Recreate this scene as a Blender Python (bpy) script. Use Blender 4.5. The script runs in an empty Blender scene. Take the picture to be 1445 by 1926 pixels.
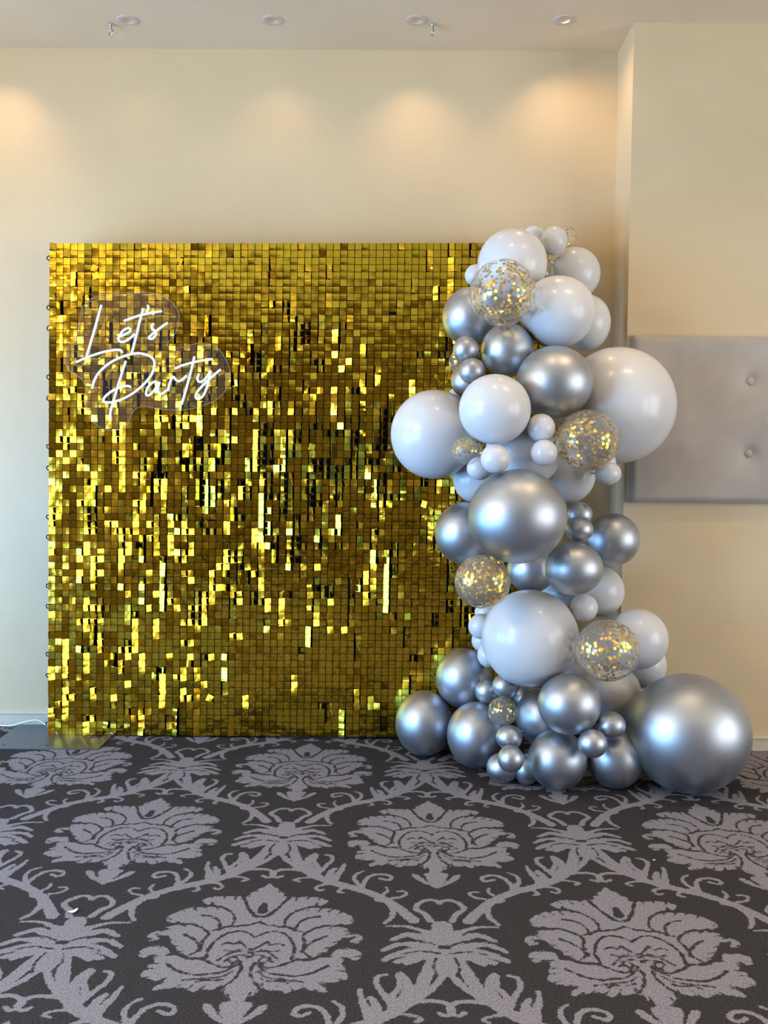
import bpy, bmesh, math, random
import numpy as np
from mathutils import Matrix, Vector

random.seed(7)
rng = np.random.default_rng(7)
scene = bpy.context.scene
C = scene.collection

# ------------------------------------------------------------------ camera
F_PX, YAW, PITCH, ROLL, EYE = 1760.2, 0.0063, -0.0523, -0.0091, 1.1521
CX, CY = 722.5, 963.0
cz, sz, cp, sp, cr, sr = math.cos(YAW), math.sin(YAW), math.cos(PITCH), math.sin(PITCH), math.cos(ROLL), math.sin(ROLL)
RM = (np.array([[cz, -sz, 0], [sz, cz, 0], [0, 0, 1]]) @ np.array([[1, 0, 0], [0, cp, -sp], [0, sp, cp]])
      @ np.array([[cr, 0, sr], [0, 1, 0], [-sr, 0, cr]]))
cam = bpy.data.cameras.new('camera')
cam.sensor_fit = 'VERTICAL'
cam.sensor_height = 36.0
cam.lens = 36.0 * F_PX / 1926.0
cam.clip_start = 0.02
cam_o = bpy.data.objects.new('camera', cam)
C.objects.link(cam_o)
m = Matrix.Identity(4)
for i in range(3):
    m[i][0], m[i][1], m[i][2] = RM[i, 0], RM[i, 2], -RM[i, 1]
m[2][3] = EYE
cam_o.matrix_world = m
scene.camera = cam_o


def at(x, y, Y):
    """world point seen at pixel (x, y) of the 1445x1926 frame, at room depth Y"""
    d = RM @ np.array([(x - CX) / F_PX, 1.0, -(y - CY) / F_PX])
    return Vector((d[0] * Y / d[1], Y, EYE + d[2] * Y / d[1]))


# ------------------------------------------------------------------ world, exposure, large lights
scene.view_settings.view_transform = 'Standard'
scene.view_settings.look = 'None'
scene.view_settings.gamma = 1.0
scene.view_settings.use_curve_mapping = False
scene.view_settings.exposure = 0.08
scene.cycles.use_denoising = True
scene.cycles.use_adaptive_sampling = True
scene.cycles.adaptive_threshold = 0.03
scene.cycles.max_bounces = 6
scene.cycles.diffuse_bounces = 3
scene.cycles.glossy_bounces = 4
scene.cycles.transparent_max_bounces = 12
scene.cycles.sample_clamp_indirect = 6.0
scene.cycles.caustics_reflective = False
scene.cycles.caustics_refractive = False
world = bpy.data.worlds.new('sky')
scene.world = world
world.use_nodes = True
world.node_tree.nodes['Background'].inputs[0].default_value = (0.55, 0.72, 1.0, 1)
world.node_tree.nodes['Background'].inputs[1].default_value = 1.0

# room: back wall at Y=4.018, camera at Y=0, room reaches far behind the camera
XL, XR, YB, YF, H = -3.1, 4.6, 4.018, -8.0, 2.88
YN, XN = 3.762, 0.938          # face and corner of the wall that steps forward on the right
# windows, the warm transoms among them added as fill: (side, y0, y1, z0, z1, light colour, power)
WINDOWS_AND_FILLS = [
    ('L', 1.7, 3.5, 0.05, 1.30, (0.20, 0.51, 1.0), 105),
    ('L', -0.4, 1.4, 0.05, 1.80, (0.27, 0.57, 1.0), 205),
    ('L', -0.4, 1.4, 1.95, 2.70, (1.0, 0.85, 0.64), 92),  # invented transom, warms the upper wall, ceiling and corner return
    ('L', 1.7, 3.5, 1.95, 2.70, (1.0, 0.85, 0.64), 20),  # second invented transom, weak warm fill for the upper left wall
    ('R', 0.4, 2.2, 0.05, 2.50, (0.98, 0.98, 1.0), 78),
    ('R', -1.9, -0.1, 0.05, 2.50, (0.98, 0.98, 1.0), 94),
]
for side, y0, y1, z0, z1, col, pw in WINDOWS_AND_FILLS:
    ld = bpy.data.lights.new('window_and_fill_light', 'AREA')
    ld.shape = 'RECTANGLE'
    ld.size, ld.size_y = y1 - y0, z1 - z0
    ld.color = col
    ld.energy = pw
    lo = bpy.data.objects.new('window_and_fill_light', ld)
    C.objects.link(lo)
    s = -1 if side == 'L' else 1
    lo.location = ((XL - 0.20) if s < 0 else (XR + 0.20), (y0 + y1) / 2, (z0 + z1) / 2)
    lo.rotation_euler = (math.radians(90), 0, -math.pi / 2 if s < 0 else math.pi / 2)
# unseen lamps: front right pair mirrored in a silver balloon, others added for warmth
UNSEEN_LAMPS = [(x, 2.72, 3.6) for x in (-1.9, -0.8, 0.3, 1.02, 1.22)] + [(x, y, 9.0) for y in (0.9, -1.2, -3.5) for x in (-2.2, -0.6, 1.0, 2.6)]
for x, y, pw in UNSEEN_LAMPS:
    ld = bpy.data.lights.new('unseen_ceiling_light', 'SPOT')
    ld.spot_size = math.radians(120)
    ld.spot_blend = 1.0
    ld.shadow_soft_size = 0.03
    ld.color = (1.0, 0.70, 0.42)
    ld.energy = pw * 4
    lo = bpy.data.objects.new('unseen_ceiling_light', ld)
    C.objects.link(lo)
    lo.location = (x, y, H - 0.012)


# ------------------------------------------------------------------ helpers
def tag(o, label=None, cat=None, group=None, kind=None):
    if label: o['label'] = label
    if cat: o['category'] = cat
    if group: o['group'] = group
    if kind: o['kind'] = kind
    return o


def link(name, me, mats, parent=None):
    o = bpy.data.objects.new(name, me)
    C.objects.link(o)
    for mt in (mats if isinstance(mats, (list, tuple)) else [mats]):
        if mt and mt.name not in [x.name for x in me.materials if x]:
            me.materials.append(mt)
    if parent: o.parent = parent
    return o


def empty(name, loc=(0, 0, 0)):
    o = bpy.data.objects.new(name, None)
    o.empty_display_size = 0.05
    C.objects.link(o)
    o.location = loc
    return o


def mesh(name, verts, faces, smooth=False):
    me = bpy.data.meshes.new(name)
    me.from_pydata([tuple(v) for v in verts], [], [tuple(f) for f in faces])
    me.update()
    if smooth:
        me.polygons.foreach_set('use_smooth', [True] * len(me.polygons))
    return me


def mesh_np(name, V, F, smooth=False):
    """V (n,3), F (m,4) quads"""
    me = bpy.data.meshes.new(name)
    V = np.ascontiguousarray(V, np.float32); F = np.ascontiguousarray(F, np.int32)
    me.vertices.add(len(V)); me.vertices.foreach_set('co', V.ravel())
    k = F.shape[1]
    me.loops.add(F.size); me.loops.foreach_set('vertex_index', F.ravel())
    me.polygons.add(len(F)); me.polygons.foreach_set('loop_start', np.arange(0, F.size, k, dtype=np.int32))
    me.update(calc_edges=True)
    me.polygons.foreach_set('use_smooth', np.full(len(F), smooth, bool))
    return me


class MB:
    def __init__(s): s.v = []; s.f = []
    def add(s, V, F):
        o = len(s.v); s.v += [tuple(v) for v in V]; s.f += [tuple(i + o for i in f) for f in F]; return s
    def box(s, x0, x1, y0, y1, z0, z1):
        V = [(x, y, z) for z in (z0, z1) for y in (y0, y1) for x in (x0, x1)]
        return s.add(V, [(0, 2, 3, 1), (4, 5, 7, 6), (0, 1, 5, 4), (2, 6, 7, 3), (0, 4, 6, 2), (1, 3, 7, 5)])
    def lathe(s, prof, n=24, org=(0, 0, 0), ax=(0, 0, 1), close=False):
        a = Vector(ax).normalized(); u = a.orthogonal().normalized(); w = a.cross(u)
        V = []
        for r, z in prof:
            for k in range(n):
                t = 2 * math.pi * k / n
                V.append(Vector(org) + a * z + (u * math.cos(t) + w * math.sin(t)) * r)
        F = []
        m_ = len(prof)
        for i in range(m_ if close else m_ - 1):
            for k in range(n):
                i2 = (i + 1) % m_
                F.append((i * n + k, i * n + (k + 1) % n, i2 * n + (k + 1) % n, i2 * n + k))
        return s.add(V, F)
    def torus(s, org, ax, R, r, n=20, m_=8):
        return s.lathe([(R + r * math.cos(2 * math.pi * i / m_), r * math.sin(2 * math.pi * i / m_)) for i in range(m_)], n, org, ax, True)
    def tube(s, pts, r, n=10, cap=True):
        P = [Vector(p) for p in pts]
        V = []; up = None
        rr = r if isinstance(r, (list, tuple)) else [r] * len(P)
        for i, p in enumerate(P):
            t = (P[min(i + 1, len(P) - 1)] - P[max(i - 1, 0)]).normalized()
            if up is None: up = t.orthogonal().normalized()
            up = (up - t * up.dot(t))
            up = up.normalized() if up.length > 1e-6 else t.orthogonal().normalized()
            b = t.cross(up)
            for k in range(n):
                a = 2 * math.pi * k / n
                V.append(p + (up * math.cos(a) + b * math.sin(a)) * rr[i])
        F = [(i * n + k, i * n + (k + 1) % n, (i + 1) * n + (k + 1) % n, (i + 1) * n + k) for i in range(len(P) - 1) for k in range(n)]
        if cap:
            F += [tuple(range(n))[::-1], tuple((len(P) - 1) * n + k for k in range(n))]
        return s.add(V, F)
    def build(s, name, mat, parent=None, smooth=False):
        return link(name, mesh(name, s.v, s.f, smooth), mat, parent)


def catmull(P, k=6):
    P = [np.array(p, float) for p in P]
    if len(P) < 3: 
        return [P[0] + (P[1] - P[0]) * t for t in np.linspace(0, 1, k + 1)]
    Q = [2 * P[0] - P[1]] + P + [2 * P[-1] - P[-2]]
    r = []
    for i in range(1, len(Q) - 2):
        a, b, c, d = Q[i - 1:i + 3]
        for t in np.arange(k) / k:
            r.append(.5 * (2 * b + (c - a) * t + (2 * a - 5 * b + 4 * c - d) * t * t + (3 * b - a - 3 * c + d) * t ** 3))
    r.append(P[-1])
    return r


def flat_curve(name, loops, extrude, bevel=0.0):
    """filled 2D outline with holes -> mesh in local XY, thickness along Z"""
    cu = bpy.data.curves.new(name, 'CURVE')
    cu.dimensions = '2D'
    cu.fill_mode = 'BOTH'
    cu.extrude = extrude
    cu.bevel_depth = bevel
    cu.bevel_resolution = 1
    for lp in loops:
        sp_ = cu.splines.new('POLY')
        sp_.points.add(len(lp) - 1)
        for i, p in enumerate(lp): sp_.points[i].co = (p[0], p[1], 0, 1)
        sp_.use_cyclic_u = True
    o = bpy.data.objects.new(name, cu)
    C.objects.link(o)
    dg = bpy.context.evaluated_depsgraph_get()
    me = bpy.data.meshes.new_from_object(o.evaluated_get(dg))
    bpy.data.objects.remove(o)
    me.name = name
    return me


def circle(x, y, r, n=32):
    return [(x + r * math.cos(2 * math.pi * k / n), y + r * math.sin(2 * math.pi * k / n)) for k in range(n)]


# ------------------------------------------------------------------ materials
def principled(name, col, rough=0.5, metal=0.0, **kw):
    mt = bpy.data.materials.new(name)
    mt.use_nodes = True
    b = mt.node_tree.nodes['Principled BSDF']
    b.inputs['Base Color'].default_value = (*col, 1)
    b.inputs['Roughness'].default_value = rough
    b.inputs['Metallic'].default_value = metal
    for k, v in kw.items(): b.inputs[k.replace('_', ' ')].default_value = v
    return mt


def N(mt, t, **kw):
    n = mt.node_tree.nodes.new(t)
    for k, v in kw.items(): setattr(n, k, v)
    return n


def L(mt, a, b): mt.node_tree.links.new(a, b)


def noise_colour(mt, c0, c1, scale, detail=4, coords='Object', stretch=(1, 1, 1), dist=0.0):
    tc = N(mt, 'ShaderNodeTexCoord'); mp = N(mt, 'ShaderNodeMapping')
    mp.inputs['Scale'].default_value = stretch
    L(mt, tc.outputs[coords], mp.inputs[0])
    nz = N(mt, 'ShaderNodeTexNoise')
    nz.inputs['Scale'].default_value = scale; nz.inputs['Detail'].default_value = detail
    nz.inputs['Distortion'].default_value = dist
    L(mt, mp.outputs[0], nz.inputs['Vector'])
    rp = N(mt, 'ShaderNodeValToRGB')
    rp.color_ramp.elements[0].position = .3; rp.color_ramp.elements[1].position = .7
    rp.color_ramp.elements[0].color = (*c0, 1); rp.color_ramp.elements[1].color = (*c1, 1)
    L(mt, nz.outputs['Fac'], rp.inputs[0])
    L(mt, rp.outputs[0], mt.node_tree.nodes['Principled BSDF'].inputs['Base Color'])
    return mp, nz


def bump(mt, vec, scale, strength, distance=0.01, detail=3):
    nz = N(mt, 'ShaderNodeTexNoise')
    nz.inputs['Scale'].default_value = scale; nz.inputs['Detail'].default_value = detail
    L(mt, vec, nz.inputs['Vector'])
    bp = N(mt, 'ShaderNodeBump')
    bp.inputs['Strength'].default_value = strength; bp.inputs['Distance'].default_value = distance
    L(mt, nz.outputs['Fac'], bp.inputs['Height'])
    L(mt, bp.outputs[0], mt.node_tree.nodes['Principled BSDF'].inputs['Normal'])


M = {}
M['plaster'] = principled('beige_polished_plaster', (.6, .5, .37), .42, 0, Specular_IOR_Level=.65)
mp_, _ = noise_colour(M['plaster'], (.67, .52, .315), (.73, .575, .355), 1.6, 6, stretch=(1, 1, 1.4), dist=.6)
bump(M['plaster'], mp_.outputs[0], 9, .25, .006, 6)
M['ceiling'] = principled('beige_ceiling_paint', (.6, .5, .4), .6)
mp_, _ = noise_colour(M['ceiling'], (.80, .61, .40), (.86, .67, .455), 1.3, 5, dist=.5)
bump(M['ceiling'], mp_.outputs[0], 6, .15, .005, 5)
M['skirting'] = principled('cream_skirting_paint', (.66, .59, .47), .4)
M['window_frame'] = principled('white_window_paint', (.8, .8, .78), .4)
M['white_metal'] = principled('cream_enamel', (.62, .53, .42), .5)
M['chrome'] = principled('chrome', (.62, .6, .57), .18, 1.0)
M['black'] = principled('black_plastic', (.004, .004, .004), .8, 0, Specular_IOR_Level=.1)
M['steel'] = principled('dark_satin_steel', (.19, .22, .27), .42, .9)
M['cable'] = principled('white_cable', (.85, .87, .9), .35)
M['paper'] = principled('white_paper', (.9, .9, .88), .7)
M['fabric'] = principled('silver_beige_fabric', (.5, .46, .41), .5)
mp_, _ = noise_colour(M['fabric'], (.40, .355, .31), (.48, .43, .38), 7, 5, dist=.3)
bump(M['fabric'], mp_.outputs[0], 400, .12, .002, 2)
M['fabric'].node_tree.nodes['Principled BSDF'].inputs['Sheen Weight'].default_value = .3
M['latex'] = principled('white_latex', (.70, .70, .71), .30, 0, Coat_Weight=.15, Coat_Roughness=.12)
M['silver'] = principled('chrome_silver_latex', (.47, .50, .55), .45, 1.0)
M['knot_silver'] = principled('silver_knot_latex', (.42, .43, .45), .4, .9)
M['gold_flake'] = principled('gold_foil_flake', (.92, .62, .06), .22, 1.0)
M['tube'] = principled('neon_tube', (.35, .36, .4), .4)
b_ = M['tube'].node_tree.nodes['Principled BSDF']
b_.inputs['Emission Color'].default_value = (.74, .82, 1, 1); b_.inputs['Emission Strength'].default_value = .75


def clear_mat(name, tint, milk, ior, rough):
    mt = bpy.data.materials.new(name)
    mt.use_nodes = True
    nt = mt.node_tree
    nt.nodes.clear()
    out = N(mt, 'ShaderNodeOutputMaterial')
    tr = N(mt, 'ShaderNodeBsdfTransparent'); tr.inputs[0].default_value = (*tint, 1)
    gl = N(mt, 'ShaderNodeBsdfGlossy'); gl.inputs['Roughness'].default_value = rough
    df = N(mt, 'ShaderNodeBsdfDiffuse'); df.inputs[0].default_value = (.9, .9, .9, 1)
    lw = N(mt, 'ShaderNodeLayerWeight'); lw.inputs['Blend'].default_value = .5
    pw_ = N(mt, 'ShaderNodeMath', operation='POWER'); pw_.inputs[1].default_value = 4.0
    L(mt, lw.outputs['Facing'], pw_.inputs[0])
    f0 = ((ior - 1) / (ior + 1)) ** 2
    fr = N(mt, 'ShaderNodeMath', operation='MULTIPLY_ADD'); fr.inputs[1].default_value = .55; fr.inputs[2].default_value = f0
    L(mt, pw_.outputs[0], fr.inputs[0])
    m1 = N(mt, 'ShaderNodeMixShader'); m1.inputs[0].default_value = milk
    L(mt, tr.outputs[0], m1.inputs[1]); L(mt, df.outputs[0], m1.inputs[2])
    m2 = N(mt, 'ShaderNodeMixShader')
    L(mt, fr.outputs[0], m2.inputs[0]); L(mt, m1.outputs[0], m2.inputs[1]); L(mt, gl.outputs[0], m2.inputs[2])
    L(mt, m2.outputs[0], out.inputs[0])
    return mt


M['clear'] = clear_mat('clear_latex', (.99, .99, .985), .12, 1.38, .06)
M['acrylic'] = clear_mat('clear_acrylic', (.985, .985, .985), .012, 1.3, .03)
M['glass'] = clear_mat('window_glass', (.97, .98, .98), 0, 1.2, .0)

# gold sequin foil: mirror gold with slightly crumpled foil relief
M['sequin'] = principled('gold_mirror_sequin', (.71, .485, .035), .10, 1.0)
tc = N(M['sequin'], 'ShaderNodeNewGeometry'); mp = N(M['sequin'], 'ShaderNodeMapping')
mp.inputs['Scale'].default_value = (.5, 1, 1.5)
L(M['sequin'], tc.outputs['Position'], mp.inputs[0])
bump(M['sequin'], mp.outputs[0], 45, .16, .0008, 1)

# lamp glow
M['lamp'] = principled('warm_lamp_glow', (.9, .7, .45), .4)
b_ = M['lamp'].node_tree.nodes['Principled BSDF']
b_.inputs['Emission Color'].default_value = (1, .55, .25, 1); b_.inputs['Emission Strength'].default_value = 1.2

# carpet: two yarn colours laid out by the woven pattern stored on the floor mesh
mt = M['carpet'] = principled('damask_carpet', (.05, .05, .05), .95)
mt.node_tree.nodes['Principled BSDF'].inputs['Specular IOR Level'].default_value = .15
geo = N(mt, 'ShaderNodeNewGeometry')
att = N(mt, 'ShaderNodeAttribute', attribute_name='weave')
n1 = N(mt, 'ShaderNodeTexNoise'); n1.inputs['Scale'].default_value = 260; n1.inputs['Detail'].default_value = 2
L(mt, geo.outputs['Position'], n1.inputs['Vector'])
ma = N(mt, 'ShaderNodeMath', operation='MULTIPLY_ADD'); ma.inputs[1].default_value = .0085; ma.inputs[2].default_value = -.0042
L(mt, n1.outputs['Fac'], ma.inputs[0])
n3 = N(mt, 'ShaderNodeTexNoise'); n3.inputs['Scale'].default_value = 62; n3.inputs['Detail'].default_value = 1
L(mt, geo.outputs['Position'], n3.inputs['Vector'])
mb_ = N(mt, 'ShaderNodeMath', operation='MULTIPLY_ADD'); mb_.inputs[1].default_value = .0095
L(mt, n3.outputs['Fac'], mb_.inputs[0])
mc_ = N(mt, 'ShaderNodeMath', operation='ADD'); mc_.inputs[1].default_value = -.0046
L(mt, ma.outputs[0], mc_.inputs[0]); L(mt, mc_.outputs[0], mb_.inputs[2])
ad = N(mt, 'ShaderNodeMath', operation='ADD')
L(mt, att.outputs['Fac'], ad.inputs[0]); L(mt, mb_.outputs[0], ad.inputs[1])
mr = N(mt, 'ShaderNodeMapRange', interpolation_type='SMOOTHSTEP')
mr.inputs['From Min'].default_value = -.0012; mr.inputs['From Max'].default_value = .0012
L(mt, ad.outputs[0], mr.inputs['Value'])
n2 = N(mt, 'ShaderNodeTexNoise'); n2.inputs['Scale'].default_value = 210; n2.inputs['Detail'].default_value = 3; n2.inputs['Roughness'].default_value = .7
L(mt, geo.outputs['Position'], n2.inputs['Vector'])
ra = N(mt, 'ShaderNodeValToRGB'); rb = N(mt, 'ShaderNodeValToRGB')
for rp, c0, c1 in ((ra, (.014, .012, .012), (.068, .060, .060)), (rb, (.125, .116, .128), (.36, .338, .365))):
    rp.color_ramp.elements[0].position = .3; rp.color_ramp.elements[1].position = .72
    rp.color_ramp.elements[0].color = (*c0, 1); rp.color_ramp.elements[1].color = (*c1, 1)
    L(mt, n2.outputs['Fac'], rp.inputs[0])
mx = N(mt, 'ShaderNodeMix', data_type='RGBA')
L(mt, mr.outputs[0], mx.inputs['Factor']); L(mt, ra.outputs[0], mx.inputs['A']); L(mt, rb.outputs[0], mx.inputs['B'])
L(mt, mx.outputs['Result'], mt.node_tree.nodes['Principled BSDF'].inputs['Base Color'])
bp = N(mt, 'ShaderNodeBump'); bp.inputs['Strength'].default_value = .6; bp.inputs['Distance'].default_value = .003
L(mt, n2.outputs['Fac'], bp.inputs['Height']); L(mt, bp.outputs[0], mt.node_tree.nodes['Principled BSDF'].inputs['Normal'])

# ------------------------------------------------------------------ floor with woven damask pattern
PAT = {
 'mpoly': [[[0.0, 0.3317], [-0.0125, 0.3046], [-0.0298, 0.2932], [-0.0368, 0.2756], [-0.0472, 0.2711], [-0.044, 0.252], [-0.0565, 0.2538], [-0.0824, 0.2457], [-0.1123, 0.2502], [-0.1435, 0.2462], [-0.165, 0.2279], [-0.1605, 0.2094], [-0.146, 0.1996], [-0.1356, 0.21], [-0.1203, 0.1881], [-0.1512, 0.1873], [-0.1794, 0.1846], [-0.2055, 0.171], [-0.2252, 0.1508], [-0.2378, 0.1311], [-0.232, 0.1094], [-0.2174, 0.0985], [-0.2035, 0.1101], [-0.1914, 0.0945], [-0.2233, 0.0816], [-0.232, 0.0796], [-0.2197, 0.0635], [-0.24, 0.063], [-0.2592, 0.0472], [-0.261, 0.025], [-0.2516, 0.0122], [-0.2334, 0.01], [-0.2297, 0.024], [-0.2404, 0.0326], [-0.2377, 0.0415], [-0.2194, 0.0393], [-0.207, 0.022], [-0.188, -0.0077], [-0.1767, -0.0327], [-0.1569, -0.0463], [-0.1733, -0.0508], [-0.1865, -0.0494], [-0.1986, -0.0207], [-0.2139, -0.0101], [-0.2379, -0.0106], [-0.2585, -0.0263], [-0.2624, -0.0471], [-0.2523, -0.0632], [-0.2365, -0.0669], [-0.237, -0.0547], [-0.2242, -0.0544], [-0.2141, -0.0823], [-0.225, -0.0905], [-0.2263, -0.114], [-0.2336, -0.137], [-0.2265, -0.1504], [-0.2091, -0.1552], [-0.1892, -0.1621], [-0.1737, -0.1581], [-0.1849, -0.173], [-0.1905, -0.1948], [-0.1791, -0.2017], [-0.1632, -0.1906], [-0.1472, -0.1902], [-0.1284, -0.1826], [-0.1185, -0.1932], [-0.1007, -0.2034], [-0.0864, -0.1925], [-0.0664, -0.192], [-0.0488, -0.188], [-0.0369, -0.202], [-0.0222, -0.2227], [-0.0002, -0.2407]], [[0.0025, -0.2447], [-0.0104, -0.2332], [-0.0317, -0.2397], [-0.0351, -0.2492], [-0.0249, -0.2802], [-0.0133, -0.3194], [0.001, -0.3367]]],
 'mdark': [[0.0026, [[-0.0636, 0.2515], [-0.0496, 0.2153], [-0.0389, 0.1852], [-0.0233, 0.151], [-0.0031, 0.137], [0.0198, 0.1424]]], [0.0023, [[-0.1337, 0.1979], [-0.103, 0.1835], [-0.0754, 0.1546], [-0.0635, 0.1164], [-0.0667, 0.0883]]], [0.0023, [[-0.1488, 0.143], [-0.1194, 0.1341], [-0.099, 0.1061], [-0.0967, 0.0738], [-0.1134, 0.0643]]], [0.0026, [[-0.1914, 0.0945], [-0.164, 0.0951], [-0.1329, 0.0729], [-0.1152, 0.0463], [-0.123, 0.011], [-0.1184, -0.0313]]], [0.0023, [[-0.1733, 0.0448], [-0.1472, 0.0234], [-0.1268, -0.0063], [-0.127, -0.0315], [-0.1429, -0.0525]]], [0.0026, [[-0.096, 0.0692], [-0.0798, 0.0833], [-0.0667, 0.0883], [-0.0528, 0.0868], [-0.0399, 0.0936], [-0.026, 0.0921], [-0.0176, 0.0988], [0.0018, 0.1114]]], [0.0023, [[-0.0982, -0.0636], [-0.1024, -0.0226], [-0.0928, 0.016], [-0.0749, 0.0472], [-0.05, 0.064], [-0.0221, 0.0575], [0.0021, 0.0332]]], [0.0018, [[-0.0749, -0.0008], [-0.0607, 0.0082], [-0.042, 0.0], [-0.0353, 0.0174]]], [0.0018, [[-0.0353, 0.0174], [-0.0094, -0.0162], [0.0054, -0.0242]]], [0.0016, [[-0.0715, -0.071], [-0.0459, -0.0379], [-0.0124, -0.0288], [0.0071, -0.0407]]], [0.0016, [[-0.0508, -0.0665], [-0.0275, -0.0473], [-0.0058, -0.0493], [0.0063, -0.0612]]], [0.0016, [[-0.0649, -0.0259], [-0.047, -0.0296], [-0.022, -0.0207]]], [0.0021, [[-0.111, -0.0639], [-0.0819, -0.0872], [-0.0545, -0.1022], [-0.0382, -0.098], [-0.036, -0.0822], [-0.0481, -0.0705], [-0.0579, -0.0771]]], [0.0023, [[-0.1851, -0.0896], [-0.152, -0.1199], [-0.1163, -0.1343], [-0.0839, -0.1298], [-0.0518, -0.1215], [-0.0261, -0.0938], [-0.0175, -0.0778]]], [0.0023, [[-0.0175, -0.0778], [-0.0109, -0.109], [-0.0196, -0.1471], [-0.0362, -0.1769], [-0.0483, -0.1916]]], [0.0018, [[-0.1329, -0.1572], [-0.1013, -0.1505], [-0.0652, -0.1445], [-0.0457, -0.1365], [-0.0274, -0.1171]]], [0.0018, [[-0.0313, -0.086], [-0.0248, -0.0699], [-0.0305, -0.058], [-0.0481, -0.0543]]], [0.0034, [[-0.1605, -0.0505], [-0.1408, -0.0646], [-0.1107, -0.0655], [-0.0915, -0.0795]]], [0.0016, [[-0.1032, -0.1639], [-0.0881, -0.1561], [-0.0554, -0.1554], [-0.0401, -0.1476]]], [0.0021, [[-0.0307, 0.1754], [-0.0157, 0.1463], [0.0088, 0.1354]]], [0.0029, [[-0.2162, 0.0349], [-0.2005, 0.0048], [-0.1805, -0.0244]]]],
 'F': [[0.0054, 0.0016, [[0.0209, 0.0622], [0.0537, 0.0796], [0.0898, 0.0974], [0.138, 0.0986]]], [0.0112, 0.0038, [[0.0172, 0.0083], [0.0521, 0.0411], [0.0849, 0.0582], [0.1238, 0.0321]]], [0.0096, 0.0038, [[0.0294, -0.0123], [0.0702, 0.0096], [0.1065, 0.0131], [0.1445, -0.0172]]], [0.0128, 0.0048, [[0.0293, -0.0276], [0.072, -0.0215], [0.1106, -0.0358], [0.1437, -0.06]]], [0.0096, 0.0048, [[0.0379, -0.0376], [0.0635, -0.052], [0.0893, -0.076]]], [0.0096, 0.0054, [[0.0534, -0.0372], [0.0857, -0.0564], [0.1126, -0.0681]]], [0.0144, 0.0048, [[0.0066, 0.008], [0.0064, 0.0729], [0.0081, 0.1183]]], [0.0128, 0.0026, [[0.0013, 0.0079], [-0.0045, 0.0726], [-0.0084, 0.1006]]], [0.008, 0.0019, [[0.0207, 0.0136], [0.0389, 0.0571], [0.0537, 0.0796]]]],
 'V': [[0.0106, 0.0106, [[-0.0268, -0.0551], [-0.0465, -0.1208], [-0.0653, -0.1835], [-0.092, -0.232], [-0.1277, -0.2733]]], [0.0106, 0.009, [[-0.1277, -0.2733], [-0.1716, -0.3047], [-0.2133, -0.3277], [-0.2542, -0.3504], [-0.2958, -0.3831], [-0.3318, -0.421]]], [0.009, 0.0106, [[-0.3318, -0.421], [-0.3566, -0.4586], [-0.3875, -0.5122]]], [0.0059, 0.0053, [[0.0046, -0.0873], [-0.0256, -0.158], [-0.0659, -0.2136], [-0.1078, -0.2556]]], [0.0069, 0.0032, [[-0.3139, -0.4022], [-0.335, -0.4482], [-0.3317, -0.4967], [-0.3139, -0.5292]]], [0.0048, 0.0032, [[-0.0988, -0.238], [-0.0515, -0.2251], [-0.0135, -0.23], [0.0047, -0.2586], [-0.011, -0.2783], [-0.0276, -0.2674]]], [0.0032, 0.0021, [[-0.1222, -0.2732], [-0.0848, -0.2779], [-0.063, -0.2909], [-0.079, -0.3024]]], [0.0037, 0.0021, [[-0.1732, -0.3136], [-0.1417, -0.3183], [-0.1263, -0.3365], [-0.1375, -0.3529], [-0.1495, -0.3457]]], [0.0037, 0.0027, [[-0.2143, -0.3343], [-0.1941, -0.3414], [-0.1892, -0.3595], [-0.2007, -0.3651]]], [0.0106, 0.0037, [[-0.1133, -0.2558], [-0.0933, -0.1963], [-0.0922, -0.1472], [-0.1065, -0.116]]], [0.0064, 0.0027, [[-0.1233, -0.2502], [-0.1239, -0.2091], [-0.1074, -0.1662], [-0.1136, -0.1226]]], [0.0048, 0.0032, [[-0.1295, -0.2388], [-0.1426, -0.2036], [-0.1604, -0.1589], [-0.1555, -0.13], [-0.1386, -0.1232]]], [0.009, 0.0027, [[-0.1703, -0.2969], [-0.1799, -0.2574], [-0.1908, -0.2227], [-0.1959, -0.1844]]], [0.009, 0.0043, [[-0.1583, -0.291], [-0.1584, -0.2453], [-0.1701, -0.2162]]], [0.0043, 0.0032, [[-0.2531, -0.3428], [-0.2556, -0.3045], [-0.2693, -0.2654], [-0.2948, -0.2487], [-0.3232, -0.2552], [-0.3318, -0.2726], [-0.3213, -0.286], [-0.2979, -0.2741]]], [0.0048, 0.0021, [[-0.2515, -0.3319], [-0.2297, -0.2871], [-0.2324, -0.2506], [-0.2523, -0.2301]]], [0.0032, 0.0021, [[-0.3336, -0.3924], [-0.359, -0.3846], [-0.3727, -0.3639], [-0.3634, -0.3509], [-0.3476, -0.3526]]], [0.0032, 0.0021, [[-0.31, -0.3709], [-0.3207, -0.3498], [-0.3165, -0.3281]]], [0.0048, 0.0027, [[-0.2955, -0.381], [-0.2904, -0.4017], [-0.3074, -0.4123]]], [0.0059, 0.0032, [[-0.4299, -0.5132], [-0.4141, -0.4746], [-0.394, -0.4496], [-0.4042, -0.4197], [-0.4285, -0.3998], [-0.4498, -0.4055], [-0.4535, -0.4209]]]],
 'Fd': [],
 'eye': [0.0, 0.1892],
 'mpoly2': [[-0.0682, -0.2443], [-0.0506, -0.2497], [-0.0305, -0.2861], [-0.0106, -0.3171], [-0.0007, -0.3334], [-0.0229, -0.3141], [-0.0393, -0.3], [-0.0602, -0.2755], [-0.0682, -0.2583]],
}
CS, RS, C0, R0 = .914, .641, -.7746, 3.4585      # repeat width, row spacing, a flower's place on the floor


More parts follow.
